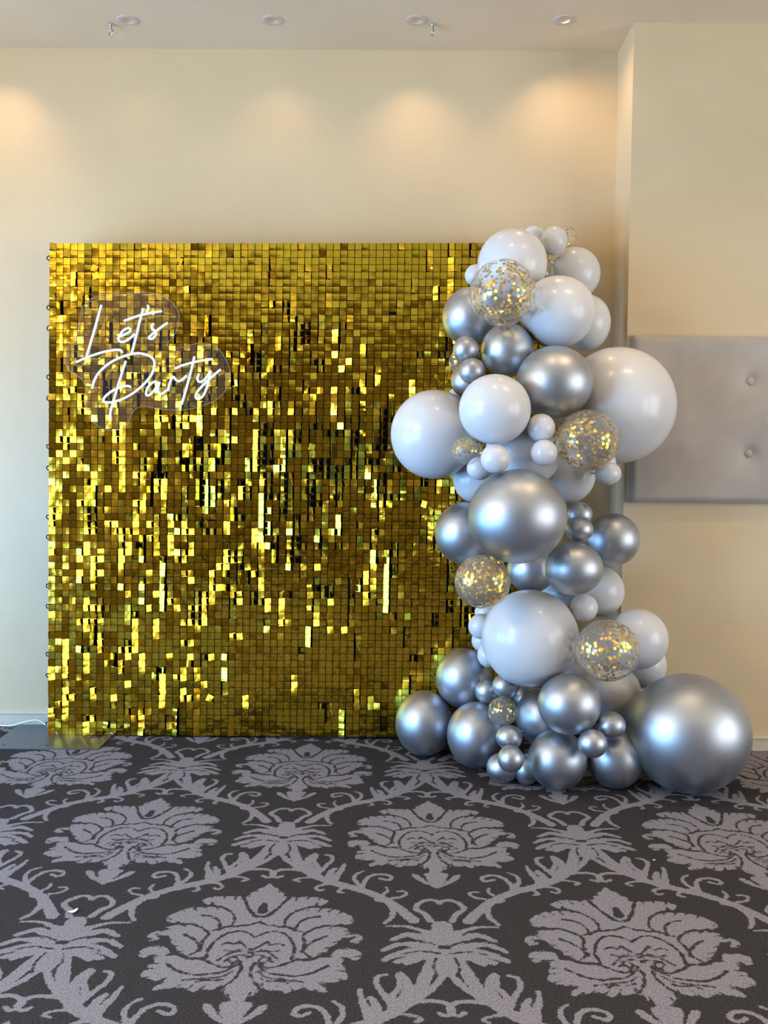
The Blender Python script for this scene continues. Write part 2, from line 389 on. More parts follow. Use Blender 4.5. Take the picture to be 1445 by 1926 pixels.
def weave_field():
    nx, ny = 336, 472
    X, Y = np.meshgrid((np.arange(nx) + .5) * CS / nx, (np.arange(ny) + .5) * 2 * RS / ny)
    Fd = np.full(X.shape, -.03)

    def stroke(pts, w0, w1, sign, ox, oy, mirror):
        P = np.array(catmull(pts, 3))
        if mirror: P[:, 0] *= -1
        P = P + [ox, oy]
        n = len(P) - 1
        for i in range(n):
            a, b = P[i], P[i + 1]
            wa, wb = w0 + (w1 - w0) * i / n, w0 + (w1 - w0) * (i + 1) / n
            lo, hi = np.minimum(a, b) - .035, np.maximum(a, b) + .035
            i0, i1 = max(0, int(lo[0] / CS * nx)), min(nx, int(hi[0] / CS * nx) + 1)
            j0, j1 = max(0, int(lo[1] / (2 * RS) * ny)), min(ny, int(hi[1] / (2 * RS) * ny) + 1)
            if i0 >= i1 or j0 >= j1: continue
            xs, ys, sub = X[j0:j1, i0:i1], Y[j0:j1, i0:i1], Fd[j0:j1, i0:i1]
            d = b - a
            t = np.clip(((xs - a[0]) * d[0] + (ys - a[1]) * d[1]) / (d @ d + 1e-12), 0, 1)
            v = (wa + (wb - wa) * t) - np.hypot(xs - a[0] - t * d[0], ys - a[1] - t * d[1])
            if sign > 0: np.maximum(sub, v, out=sub)
            else: np.minimum(sub, -v, out=sub)

    def polygon(P, ox, oy):
        P = np.array(P) + [ox, oy]
        if P[:, 0].max() < -.05 or P[:, 0].min() > CS + .05 or P[:, 1].max() < -.05 or P[:, 1].min() > 2 * RS + .05: return
        ins = np.zeros(X.shape, bool); dm = np.full(X.shape, 9.)
        for a, b in zip(P, np.roll(P, -1, 0)):
            c = ((a[1] > Y) != (b[1] > Y))
            with np.errstate(all='ignore'): ins ^= c & (X < (b[0] - a[0]) * (Y - a[1]) / (b[1] - a[1]) + a[0])
            d = b - a
            t = np.clip(((X - a[0]) * d[0] + (Y - a[1]) * d[1]) / (d @ d + 1e-12), 0, 1)
            dm = np.minimum(dm, np.hypot(X - a[0] - t * d[0], Y - a[1] - t * d[1]))
        np.maximum(Fd, np.where(ins, dm, -dm), out=Fd)

    offs = [(i * CS + (j % 2) * CS / 2, j * RS) for i in range(-2, 3) for j in range(-2, 5)]
    for ox, oy in offs:
        for mr_ in (0, 1):
            for w0, w1, p in PAT['V']: stroke(p, w0 * 1.35 + .001, w1 * 1.4 + .001, 1, ox, oy, mr_)
            for w0, w1, p in PAT['F']: stroke(p, w0 * 1.5 + .002, w1 * 1.5 + .001, 1, ox, oy, mr_)
        stroke([(0, .10), (0, .04), (0, -.10)], .026, .03, 1, ox, oy, 0)
        h = PAT['mpoly']
        for q in h: polygon(list(q) + [(-x, y) for x, y in q[::-1]], ox + CS / 2, oy)
        polygon(PAT['mpoly2'], ox + CS / 2, oy); polygon([(-x, y) for x, y in PAT['mpoly2']], ox + CS / 2, oy)
    for ox, oy in offs:
        for mr_ in (0, 1):
            for w, p in PAT['mdark']: stroke(p, w * 1.6 + .001, w * 1.1 + .001, -1, ox + CS / 2, oy, mr_)
            # dark veins between the petals of the small flower
            stroke([(.012, -.03), (.06, -.02), (.10, -.035)], .004, .003, -1, ox, oy, mr_)
            stroke([(.02, .01), (.06, .03), (.11, .02)], .004, .003, -1, ox, oy, mr_)
            stroke([(.022, -.05), (.03, -.09), (.02, -.13)], .004, .003, -1, ox, oy, mr_)
        for q in PAT['mpoly'][:1]:
            acc = 0
            for a, b in zip(q, q[1:]):
                a, b = np.array(a), np.array(b); d_ = b - a; ln = np.hypot(*d_)
                acc += ln
                if acc > .024 and a[0] < -.02:
                    acc = 0
                    mid = a
                    c_ = np.array([-.03, -.06]) - mid; c_ /= np.hypot(*c_)
                    for mr_ in (0, 1): stroke([mid - c_ * .004, mid + c_ * .010, mid + c_ * .024], .0042, .0014, -1, ox + CS / 2, oy, mr_)
        e = PAT['eye'][1]
        stroke([(0, e - .022), (0, e + .016)], .014, .009, -1, ox + CS / 2, oy, 0)
        stroke([(-.008, 0), (.008, 0)], .009, .009, -1, ox, oy, 0)
    return Fd


FIELD = weave_field()


def axis(lo, f0, f1, hi, fine, coarse):
    a = np.linspace(lo, f0, max(2, int((f0 - lo) / coarse)))[:-1]
    b = np.linspace(f0, f1, int((f1 - f0) / fine))
    c = np.linspace(f1, hi, max(2, int((hi - f1) / coarse)))[1:]
    return np.concatenate([a, b, c])


xs = axis(XL, -2.1, 2.2, XR, .005, .08)
ys = axis(YF, 1.5, YB - .001, YB, .005, .08)
GX, GY = np.meshgrid(xs, ys)
ny_, nx_ = FIELD.shape
fu = ((GX - C0) / CS % 1.0) * nx_ - .5
fv = ((GY - R0) / (2 * RS) % 1.0) * ny_ - .5
i0, j0 = np.floor(fu).astype(int), np.floor(fv).astype(int)
tu, tv = fu - i0, fv - j0
g = lambda j, i: FIELD[j % ny_, i % nx_]
W = g(j0, i0) * (1 - tu) * (1 - tv) + g(j0, i0 + 1) * tu * (1 - tv) + g(j0 + 1, i0) * (1 - tu) * tv + g(j0 + 1, i0 + 1) * tu * tv
nR, nC = GX.shape
idx = np.arange(nR * nC).reshape(nR, nC)
Fq = np.stack([idx[:-1, :-1], idx[:-1, 1:], idx[1:, 1:], idx[1:, :-1]], -1).reshape(-1, 4)
me = mesh_np('floor', np.stack([GX, GY, np.zeros_like(GX)], -1).reshape(-1, 3), Fq)
at_ = me.attributes.new('weave', 'FLOAT', 'POINT')
at_.data.foreach_set('value', W.astype(np.float32).ravel())
tag(link('floor', me, M['carpet']), 'dark grey carpet with a light grey damask pattern', kind='structure')

# ------------------------------------------------------------------ walls
DOWNLIGHTS = [(-1.047, 3.765), (-.477, 3.758), (.087, 3.751), (.661, 3.739)]
T = .18


def struct(name, mb, mat):
    return tag(mb.build(name, mat), kind='structure')


struct('wall_back', MB().box(XL - T, XN + .0, YB, YB + T, 0, H), M['plaster'])
struct('wall_back_right', MB().box(XN, XR + T, YN, YB + T, 0, H), M['plaster'])
struct('wall_front', MB().box(XL - T, XR + T, YF - T, YF, 0, H), M['plaster'])


def side_wall(name, x0, x1, wins):
    mb = MB()
    ycur = YF
    for y0, y1 in sorted(set(w[:2] for w in wins)):
        mb.box(x0, x1, ycur, y0, 0, H)
        zc = 0
        for z0, z1 in sorted(w[2:] for w in wins if w[:2] == (y0, y1)):
            mb.box(x0, x1, y0, y1, zc, z0); zc = z1
        mb.box(x0, x1, y0, y1, zc, H)
        ycur = y1
    mb.box(x0, x1, ycur, YB, 0, H)
    struct(name, mb, M['plaster'])


side_wall('wall_left', XL - T, XL, [w[1:5] for w in WINDOWS_AND_FILLS if w[0] == 'L'])
side_wall('wall_right', XR, XR + T, [w[1:5] for w in WINDOWS_AND_FILLS if w[0] == 'R'])
for k, (side, y0, y1, z0, z1, col, pw) in enumerate(WINDOWS_AND_FILLS):
    x = XL - .09 if side == 'L' else XR + .09
    root = empty('window_%d' % (k + 1), (x, (y0 + y1) / 2, z0))  # the invented warm transoms get a frame and panes here too
    tag(root, kind='structure')
    hw, hh = (y1 - y0) / 2, z1 - z0
    fr = MB()
    fr.box(-.03, .03, -hw, -hw + .06, 0, hh).box(-.03, .03, hw - .06, hw, 0, hh)
    fr.box(-.03, .03, -hw + .06, hw - .06, 0, .06).box(-.03, .03, -hw + .06, hw - .06, hh - .06, hh)
    fr.build('window_frame', M['window_frame'], root)
    MB().box(-.025, .025, -.025, .025, .06, hh - .06).build('mullion', M['window_frame'], root)
    for s in (-1, 1):
        MB().box(-.003, .003, *sorted((s * .025, s * (hw - .06))), .06, hh - .06).build('pane', M['glass'], root)

# ceiling with cut-outs for the recessed lamps
ce = flat_curve('ceiling', [[(XL - T, YF - T), (XR + T, YF - T), (XR + T, YB + T), (XL - T, YB + T)]] + [circle(x, y, .0185) for x, y in DOWNLIGHTS], .0)
co = tag(link('ceiling', ce, M['ceiling']), kind='structure')
co.location = (0, 0, H)

# skirting boards, with the small rounded top lip
def skirting(name, x0, x1, y):
    mb = MB()
    prof = [(0, 0), (-.012, 0), (-.012, .046), (-.016, .049), (-.016, .054), (-.011, .058), (0, .060)]
    n = len(prof)
    V = [(x, y + p[0], p[1]) for x in (x0, x1) for p in prof]
    mb.add(V, [(i, (i + 1) % n, n + (i + 1) % n, n + i) for i in range(n)] + [tuple(range(n))[::-1], tuple(range(n, 2 * n))])
    struct(name, mb, M['skirting'])


skirting('baseboard_back', XL, XN - .001, YB)
skirting('baseboard_right', XN - .012, XR, YN)

# ------------------------------------------------------------------ recessed ceiling lamps and hooks
DL_LABEL = ['leftmost round recessed downlight, beside a ceiling hook', 'second round recessed downlight from the left',
            'third round recessed downlight, left of the other ceiling hook', 'rightmost round recessed downlight, near the wall corner']
SPOT = [.9, 2.6, 5.0, 6.5]
SPOT_X = [-1.10, -.478, .105, .663]


def spot(loc, target, pw, parent=None, size=96):
    ld = bpy.data.lights.new('lamp_beam', 'SPOT')
    ld.energy = pw; ld.color = (1, .68, .40); ld.spot_size = math.radians(size); ld.spot_blend = 1.0; ld.shadow_soft_size = .015
    o = bpy.data.objects.new('lamp_beam', ld)
    C.objects.link(o)
    d = Vector(target) - Vector(loc)
    o.rotation_euler = d.to_track_quat('-Z', 'Y').to_euler()
    if parent:
        o.parent = parent; o.location = Vector(loc) - parent.location
    else: o.location = loc


for k, (x, y) in enumerate(DOWNLIGHTS):
    r = empty('downlight', (x, y, H))
    tag(r, DL_LABEL[k], 'downlight', 'recessed ceiling downlights')
    mb = MB().lathe([(.0185, .0), (.0185, -.003), (.020, -.0045), (.040, -.0035), (.0435, -.002), (.0440, 0)], 40)
    mb.build('trim_ring', M['white_metal'], r, True)
    MB().lathe([(.0185, -.001), (.0195, .02), (.022, .045), (.0, .0455)], 32).build('reflector_cup', M['white_metal'], r, True)
    bulb = MB().lathe([(.0, 0), (.008, .0), (.014, .004), (.016, .010), (.012, .016), (0, .017)], 24, (0, .004, .014), (0, -.28, 1))
    bulb.build('lamp_bulb', M['lamp'], r, True)
    spot((x, y, H - .006), (SPOT_X[k], YB, 1.95) if k < 3 else (XN, 3.90, 1.7), SPOT[k], r, 140 if k == 3 else 96)
spot((-1.63, 3.77, H - .006), (-1.66, YB, 1.95), 8)

for lab, (x, y) in zip(['small metal ceiling hook left of the leftmost downlight', 'small metal ceiling hook right of the third downlight'], [(-1.124, 3.798), (.152, 3.781)]):
    r = empty('ceiling_hook', (x, y, H))
    tag(r, lab, 'hook', 'ceiling hooks')
    MB().lathe([(0, 0), (.010, 0), (.010, -.004), (.005, -.007), (.0035, -.018), (0, -.018)], 16).build('screw_base', M['chrome'], r, True)
    a = .9 if x < 0 else .35
    MB().torus((0, 0, -.033), (math.cos(a), math.sin(a), 0), .0125 if x < 0 else .011, .0032, 24, 8).build('eye_ring', M['chrome'], r, True)

# ------------------------------------------------------------------ upholstered wall panel
px0, px1, pz0, pz1, pth = .950, 2.35, 1.004, 1.664, .05
pr = empty('upholstered_wall_panel', ((px0 + px1) / 2, YN, pz0))
tag(pr, 'silver-beige buttoned fabric wall panel on the right wall', 'wall panel')
BUT = [(1.418, 1.487), (1.418, 1.203), (1.885, 1.487), (1.885, 1.203)]
nu, nv = 141, 67
V = []
for j in range(nv):
    for i in range(nu):
        x = px0 + (px1 - px0) * i / (nu - 1); z = pz0 + (pz1 - pz0) * j / (nv - 1)
        ex = min(x - px0, px1 - x); ez = min(z - pz0, pz1 - z)
        rd = lambda e: 1 - max(0, 1 - e / .022) ** 2.2
        h_ = pth * (.55 + .45 * rd(ex) * rd(ez)) + .014 * min(1, ex / .2) * min(1, ez / .2)
        for bx, bz in BUT:
            d2 = (x - bx) ** 2 + (z - bz) ** 2
            h_ -= .020 * math.exp(-d2 / .0007) + .011 * math.exp(-d2 / .008)
            dx, dz = abs(x - bx), abs(z - bz)
        h_ += .0012 * math.sin(9 * x + 4 * z) + .0008 * math.sin(23 * x - 15 * z)
        V.append((x - pr.location.x, -h_, z - pz0))
Fs = [(j * nu + i, j * nu + i + 1, (j + 1) * nu + i + 1, (j + 1) * nu + i) for j in range(nv - 1) for i in range(nu - 1)]
rim = [i for i in range(nu)] + [j * nu + nu - 1 for j in range(1, nv)] + [(nv - 1) * nu + i for i in range(nu - 2, -1, -1)] + [j * nu for j in range(nv - 2, 0, -1)]
o0 = len(V)
V += [(V[i][0], -.0005, V[i][2]) for i in rim]
nr = len(rim)
Fs += [(rim[(k + 1) % nr], rim[k], o0 + k, o0 + (k + 1) % nr) for k in range(nr)] + [tuple(range(o0, o0 + nr))]
link('cushion', mesh('cushion', V, Fs, True), M['fabric'], pr)
for bx, bz in BUT:
    MB().lathe([(.0, .0), (.0165, .0), (.0172, .004), (.013, .010), (.006, .0125), (.0, .013)], 20,
               (bx - pr.location.x, -.034, bz - pz0), (0, -1, 0)).build('button', M['fabric'], pr, True)

# ------------------------------------------------------------------ gold sequin wall
NT, PT = 70, .029
PX, PY, PZ = -1.424, 3.850, .010            # lower left front corner
PYAW, PRISE, LEAN = -.010, .006, .0185       # the frame stands a little skewed
wall = empty('sequin_wall', (PX + NT * PT / 2, PY, 0))
wall.rotation_euler = (0, -PRISE, PYAW)
tag(wall, 'free-standing square wall of shimmering gold mirror sequins', 'backdrop')
hwid = NT * PT / 2
lean = lambda z: LEAN * z
bk = MB().box(-hwid, hwid, 0, .004, PZ, PZ + NT * PT)
bk.v = [(x + lean(z), y, z) for x, y, z in bk.v]
bk.build('backing_sheet', M['black'], wall)
fm = MB()
for x in (-hwid + .03, hwid - .03): fm.box(x - .015, x + .015, .006, .036, .006, PZ + NT * PT - .01)
for z in (.04, 1.0, 1.98): fm.box(-hwid + .045, hwid - .045, .008, .034, z - .015, z + .015)
fm.v = [(x + lean(z), y, z) for x, y, z in fm.v]
fm.build('frame', M['black'], wall)

# sequin templates: thin square foils, each a little warped
ts, tt = .0264, .0005


def sequin_template(k):
    r_ = random.Random(100 + k)
    cu, cv, tw = r_.uniform(-.0002, .0002), r_.uniform(-.0006, .0002), r_.uniform(-.00025, .00025)
    V = []
    for side in (0, 1):
        for j in range(4):
            for i in range(3):
                u, v = i - 1, (j - 1.5) / 1.5
                y = cu * (1 - u * u) + cv * (1 - v * v) + tw * u * v - (.0 if side else tt)
                V.append((u * ts / 2, y, v * ts * .5 * 1.02))
    F = []
    for j in range(3):
        for i in range(2):
            a = j * 3 + i
            F.append((a, a + 1, a + 4, a + 3)); F.append((12 + a, 12 + a + 3, 12 + a + 4, 12 + a + 1))
    rimv = [0, 1, 2, 5, 8, 11, 10, 9, 6, 3]
    for q in range(10):
        a, b = rimv[q], rimv[(q + 1) % 10]
        F.append((b, a, 12 + a, 12 + b))
    return np.array(V), np.array(F)


TEMPL = [sequin_template(k) for k in range(8)]
TM = []
for k, (v_, f_) in enumerate(TEMPL):
    me = mesh_np('sequin', v_, f_, False)
    me.materials.append(M['sequin'])
    TM.append(me)


def open_prob(u, w):
    """share of sequins turned on their pin, u to the right, w up (0..1)"""
    G = lambda cu, cw, su, sw: math.exp(-((u - cu) / su) ** 2 - ((w - cw) / sw) ** 2)
    p = .06 + .50 * G(.20, .52, .32, .24) + .30 * G(.10, .82, .16, .16) + .30 * G(.42, .74, .16, .16) + .40 * G(.70, .58, .20, .12)
    p += .38 * G(.12, .18, .22, .16) + .22 * G(.45, .50, .16, .18) + .5 * G(.88, .24, .035, .05) + .18 * G(.62, .36, .2, .12)
    return min(p * 1.4, .72)


bend_row = [rng.normal(0, .6) for _ in range(NT)]
tiles = []
for c in range(NT):
    is_open = False; run_yaw = 0
    for r_ in range(NT - 1, -1, -1):
        p = open_prob((c + .5) / NT, (r_ + .5) / NT)
        if random.random() < .45 or r_ == NT - 1:
            is_open = random.random() < p
            run_yaw = random.choice([1, 1, 1, 1, 1, 1, -1]) * (random.uniform(31, 45) if random.random() < .5 else random.uniform(10, 31))
        if is_open and random.random() < .93:
            yaw = run_yaw + rng.normal(0, 3)
        else:
            yaw = rng.normal(0, 1.0) if random.random() < .85 else rng.normal(0, 4)
        pitch = rng.normal(.6, .8) + bend_row[r_] * .5
        if abs(yaw) > 9: pitch += max(0, .58 - (r_ + .5) / NT) * 15
        elif random.random() < .14: pitch += rng.normal(2.5, 3)
        if random.random() < .03: pitch += rng.normal(0, 7)
        roll = rng.normal(0, .8) if random.random() > .02 else rng.normal(0, 9)
        tiles.append((c, r_, math.radians(yaw), math.radians(pitch), math.radians(roll), random.randrange(8)))
# the 300 that show largest: facing squarely and nearest to the camera, away from the balloons
def score(t):
    x = PX + (t[0] + .5) * PT; z = PZ + (t[1] + .5) * PT
    vis = 0 if x > .02 else 1
    return vis * math.cos(t[2]) / math.hypot(x, PY, z - EYE)
best = set(id(t) for t in sorted(tiles, key=score, reverse=True)[:300])
allV, allF, nvert = [], [], 0
pinV, pinF = [], []
for t in tiles:
    c, r_, yaw, pitch, roll, k = t
    # pivots at the pin near the top; a turned sequin swings out on one side
    R3 = Matrix.Rotation(yaw, 3, 'Z') @ Matrix.Rotation(-pitch, 3, 'X') @ Matrix.Rotation(roll, 3, 'Y')
    off = .0035 + abs(math.sin(yaw)) * ts * .5
    pos = Vector((-hwid + (c + .5) * PT + (1 - math.cos(yaw)) * ts * .5 * (1 if yaw > 0 else -1) + lean((r_ + .5) * PT), -off, PZ + (r_ + .5) * PT))
    pin = Vector((0, 0, ts * .36))
    pos = pos + pin - R3 @ pin
    if id(t) in best:
        o = bpy.data.objects.new('sequin', TM[k]); C.objects.link(o); o.parent = wall
        o.matrix_local = Matrix.Translation(pos) @ R3.to_4x4()
    else:
        v_, f_ = TEMPL[k]
        allV.append(v_ @ np.array(R3).T + np.array(pos)); allF.append(f_ + nvert); nvert += len(v_)
    pp = pos + R3 @ (pin + Vector((0, -tt - .0012, 0)))
    s_ = .0012
    o0 = len(pinV)
    for dx, dz in ((-s_, -s_), (s_, -s_), (s_, s_), (-s_, s_)): pinV.append(pp + R3 @ Vector((dx, .0, dz)))
    for dx, dz in ((-s_, -s_), (s_, -s_), (s_, s_), (-s_, s_)): pinV.append(pp + R3 @ Vector((dx, .003, dz)))
    pinF += [(o0, o0 + 1, o0 + 2, o0 + 3), (o0 + 1, o0, o0 + 4, o0 + 5), (o0 + 2, o0 + 1, o0 + 5, o0 + 6), (o0 + 3, o0 + 2, o0 + 6, o0 + 7), (o0, o0 + 3, o0 + 7, o0 + 4)]
o = link('sequins', mesh_np('sequins', np.concatenate(allV), np.concatenate(allF)), M['sequin'], wall)
tag(o, kind='stuff')
M['pin'] = principled('pin_plastic', (.35, .3, .18), .3)
o = link('pins', mesh_np('pins', np.array([tuple(p) for p in pinV]), np.array(pinF)), M['pin'], wall)
tag(o, kind='stuff')
# joining rings on the left edge
for py in (481.5, 575, 614, 706, 746, 837, 877.6, 970, 1008, 1100, 1138.6, 1229, 1269, 1360.6):
    z = at(90, py, PY).z
    MB().torus((-hwid - .003 + lean(z), .003, z), (0, 1, .15), .0085, .0022, 18, 6).build('joining_ring', M['black'], wall, True)
for x in (-1.389, -1.157):
    MB().torus((x - wall.location.x, -.004, .0105), (.5, 1, .2), .0085, .0018, 18, 6).build('hanging_ring', M['chrome'], wall, True)
# steel foot plate
bx0, bx1, by0, by1 = -1.600, -1.153, 3.664, 4.000
slot = [(-1.236, 3.802), (-1.190, 3.802), (-1.190, 3.975), (-1.236, 3.975)]
rc = []
for cxp, cyp, a0 in ((bx0 + .012, by0 + .012, 180), (bx1 - .012, by0 + .012, 270), (bx1 - .012, by1 - .012, 0), (bx0 + .012, by1 - .012, 90)):
    rc += [(cxp + .012 * math.cos(math.radians(a0 + a)), cyp + .012 * math.sin(math.radians(a0 + a))) for a in (0, 30, 60, 90)]
loops = [rc, slot, circle(-1.545, 3.705, .0075, 16), circle(-1.373, 3.704, .0075, 16)]
pm = flat_curve('foot_plate', loops, .002, .0)
fo = link('foot_plate', pm, M['steel'], wall)
fo.matrix_local = (Matrix.Translation(wall.location) @ wall.rotation_euler.to_matrix().to_4x4()).inverted() @ Matrix.Translation((0, 0, .0022))

# ------------------------------------------------------------------ neon sign
SY = PY - .042
def sg(x, y): 
    p = at(80 + x / 3.6125, 440 + y / 3.6125, SY); return p
outline = [(250,560),(268,495),(312,445),(390,414),(500,400),(620,392),(720,395),(790,412),(860,450),(905,500),(926,560),(915,625),(890,690),(846,745),(872,772),(950,766),(1030,745),(1110,740),(1180,770),(1230,830),(1265,900),(1270,970),(1240,1060),(1200,1110),(1130,1150),(1040,1180),(920,1198),(800,1190),(700,1174),(635,1182),(600,1225),(575,1290),(530,1325),(470,1335),(400,1320),(340,1275),(302,1215),(288,1140),(290,1060),(262,985),(215,955),(170,920),(145,860),(150,800),(180,740),(220,700),(240,640)]
org = sg(700, 860)
sign = empty('neon_sign', (org.x, SY, sg(700, 1335).z))
tag(sign, "white neon lettering Let's Party on a clear acrylic board hung on the gold sequins", 'neon sign')
pts = catmull(outline + [outline[0]], 4)[:-1]
lp = [(sg(*p).x - sign.location.x, sg(*p).z - sign.location.z) for p in pts]
bm_ = flat_curve('acrylic_board', [lp], .0025, .0)
M['edge'] = clear_mat('edge_glint_acrylic', (.95, .95, .95), .45, 1.3, .2)  # whitish colour stands in for light caught along the board's rim
bo = link('acrylic_board', bm_, [M['acrylic'], M['edge']], sign)
for p_ in bm_.polygons: p_.material_index = 1 if abs(p_.normal.z) < .5 else 0
bo.rotation_euler = (math.pi / 2, 0, 0)
bo.location = (0, .012, 0)
tag(bo, 'clear acrylic backing board')
rim_pts = [(x, .0095, z) for x, z in lp] + [(lp[0][0], .0095, lp[0][1])]
MB().tube(rim_pts, .0006, 6).build('edge_glint_line', M['edge'], sign, True)  # pale line drawn as the rim's highlight
STROKES = [
    [[(400,482),(365,610),(330,730),(298,838)], [(228,872),(300,840),(400,806),(490,788),(530,790),(543,808)]],            # L
    [[(520,700),(550,688),(588,668),(600,650),(585,640),(552,655),(525,690),(517,715),(530,733),(562,730),(600,705),(628,680)]],   # e
    [[(685,505),(660,600),(630,720),(603,822)], [(552,592),(640,560),(740,536),(812,525)]],                                    # t
    [[(715,483),(721,508),(707,535)]],                                                                                     # apostrophe
    [[(757,610),(742,624),(748,648),(770,662),(768,690),(745,712),(722,708),(738,688),(775,658),(812,630),(852,603)]],      # s
    [[(567,862),(530,980),(490,1110),(465,1200),(457,1270)],
     [(337,1052),(355,990),(400,925),(470,870),(550,832),(640,812),(710,822),(752,850),(762,890),(745,950),(700,1010),(640,1065),(560,1115),(490,1140),(440,1146),(415,1135),(425,1108),(470,1070),(530,1042),(580,1033),(602,1042)]],   # P
    [[(778,1004),(748,1010),(715,1045),(704,1085),(716,1098),(745,1080),(780,1035),(796,1008),(785,1050),(792,1084),(815,1085),(848,1060)]],   # a
    [[(853,1068),(864,1020),(880,980),(892,972),(908,992),(930,1000),(958,985),(980,962)]],                                 # r
    [[(1033,832),(1010,930),(975,1060),(945,1160)], [(900,915),(960,890),(1060,865),(1157,850)]],                           # t
    [[(1064,948),(1054,985),(1066,1005),(1095,996),(1125,962),(1143,928)],
     [(1143,928),(1132,990),(1112,1060),(1085,1108),(1056,1122),(1041,1106),(1055,1070),(1100,1020),(1160,965),(1212,920)]]]   # y
for k, st in enumerate(STROKES):
    mb = MB()
    for q in st:
        P3 = []
        for i, p in enumerate(catmull(q, 6)):
            w = sg(*p)
            P3.append((w.x - sign.location.x, 0.0 - .0015 * (k % 2), w.z - sign.location.z))
        mb.tube(P3, .0050, 10)
    mb.build('letter_tube', M['tube'], sign, True)
for p in ((300, 470), (905, 560), (1235, 960), (430, 1300), (190, 830)):
    w = sg(*p)
    MB().lathe([(.0, 0), (.006, 0), (.006, .026), (0, .026)], 14, (w.x - sign.location.x, .0145, w.z - sign.location.z), (0, 1, 0)).build('standoff', M['acrylic'], sign, True)

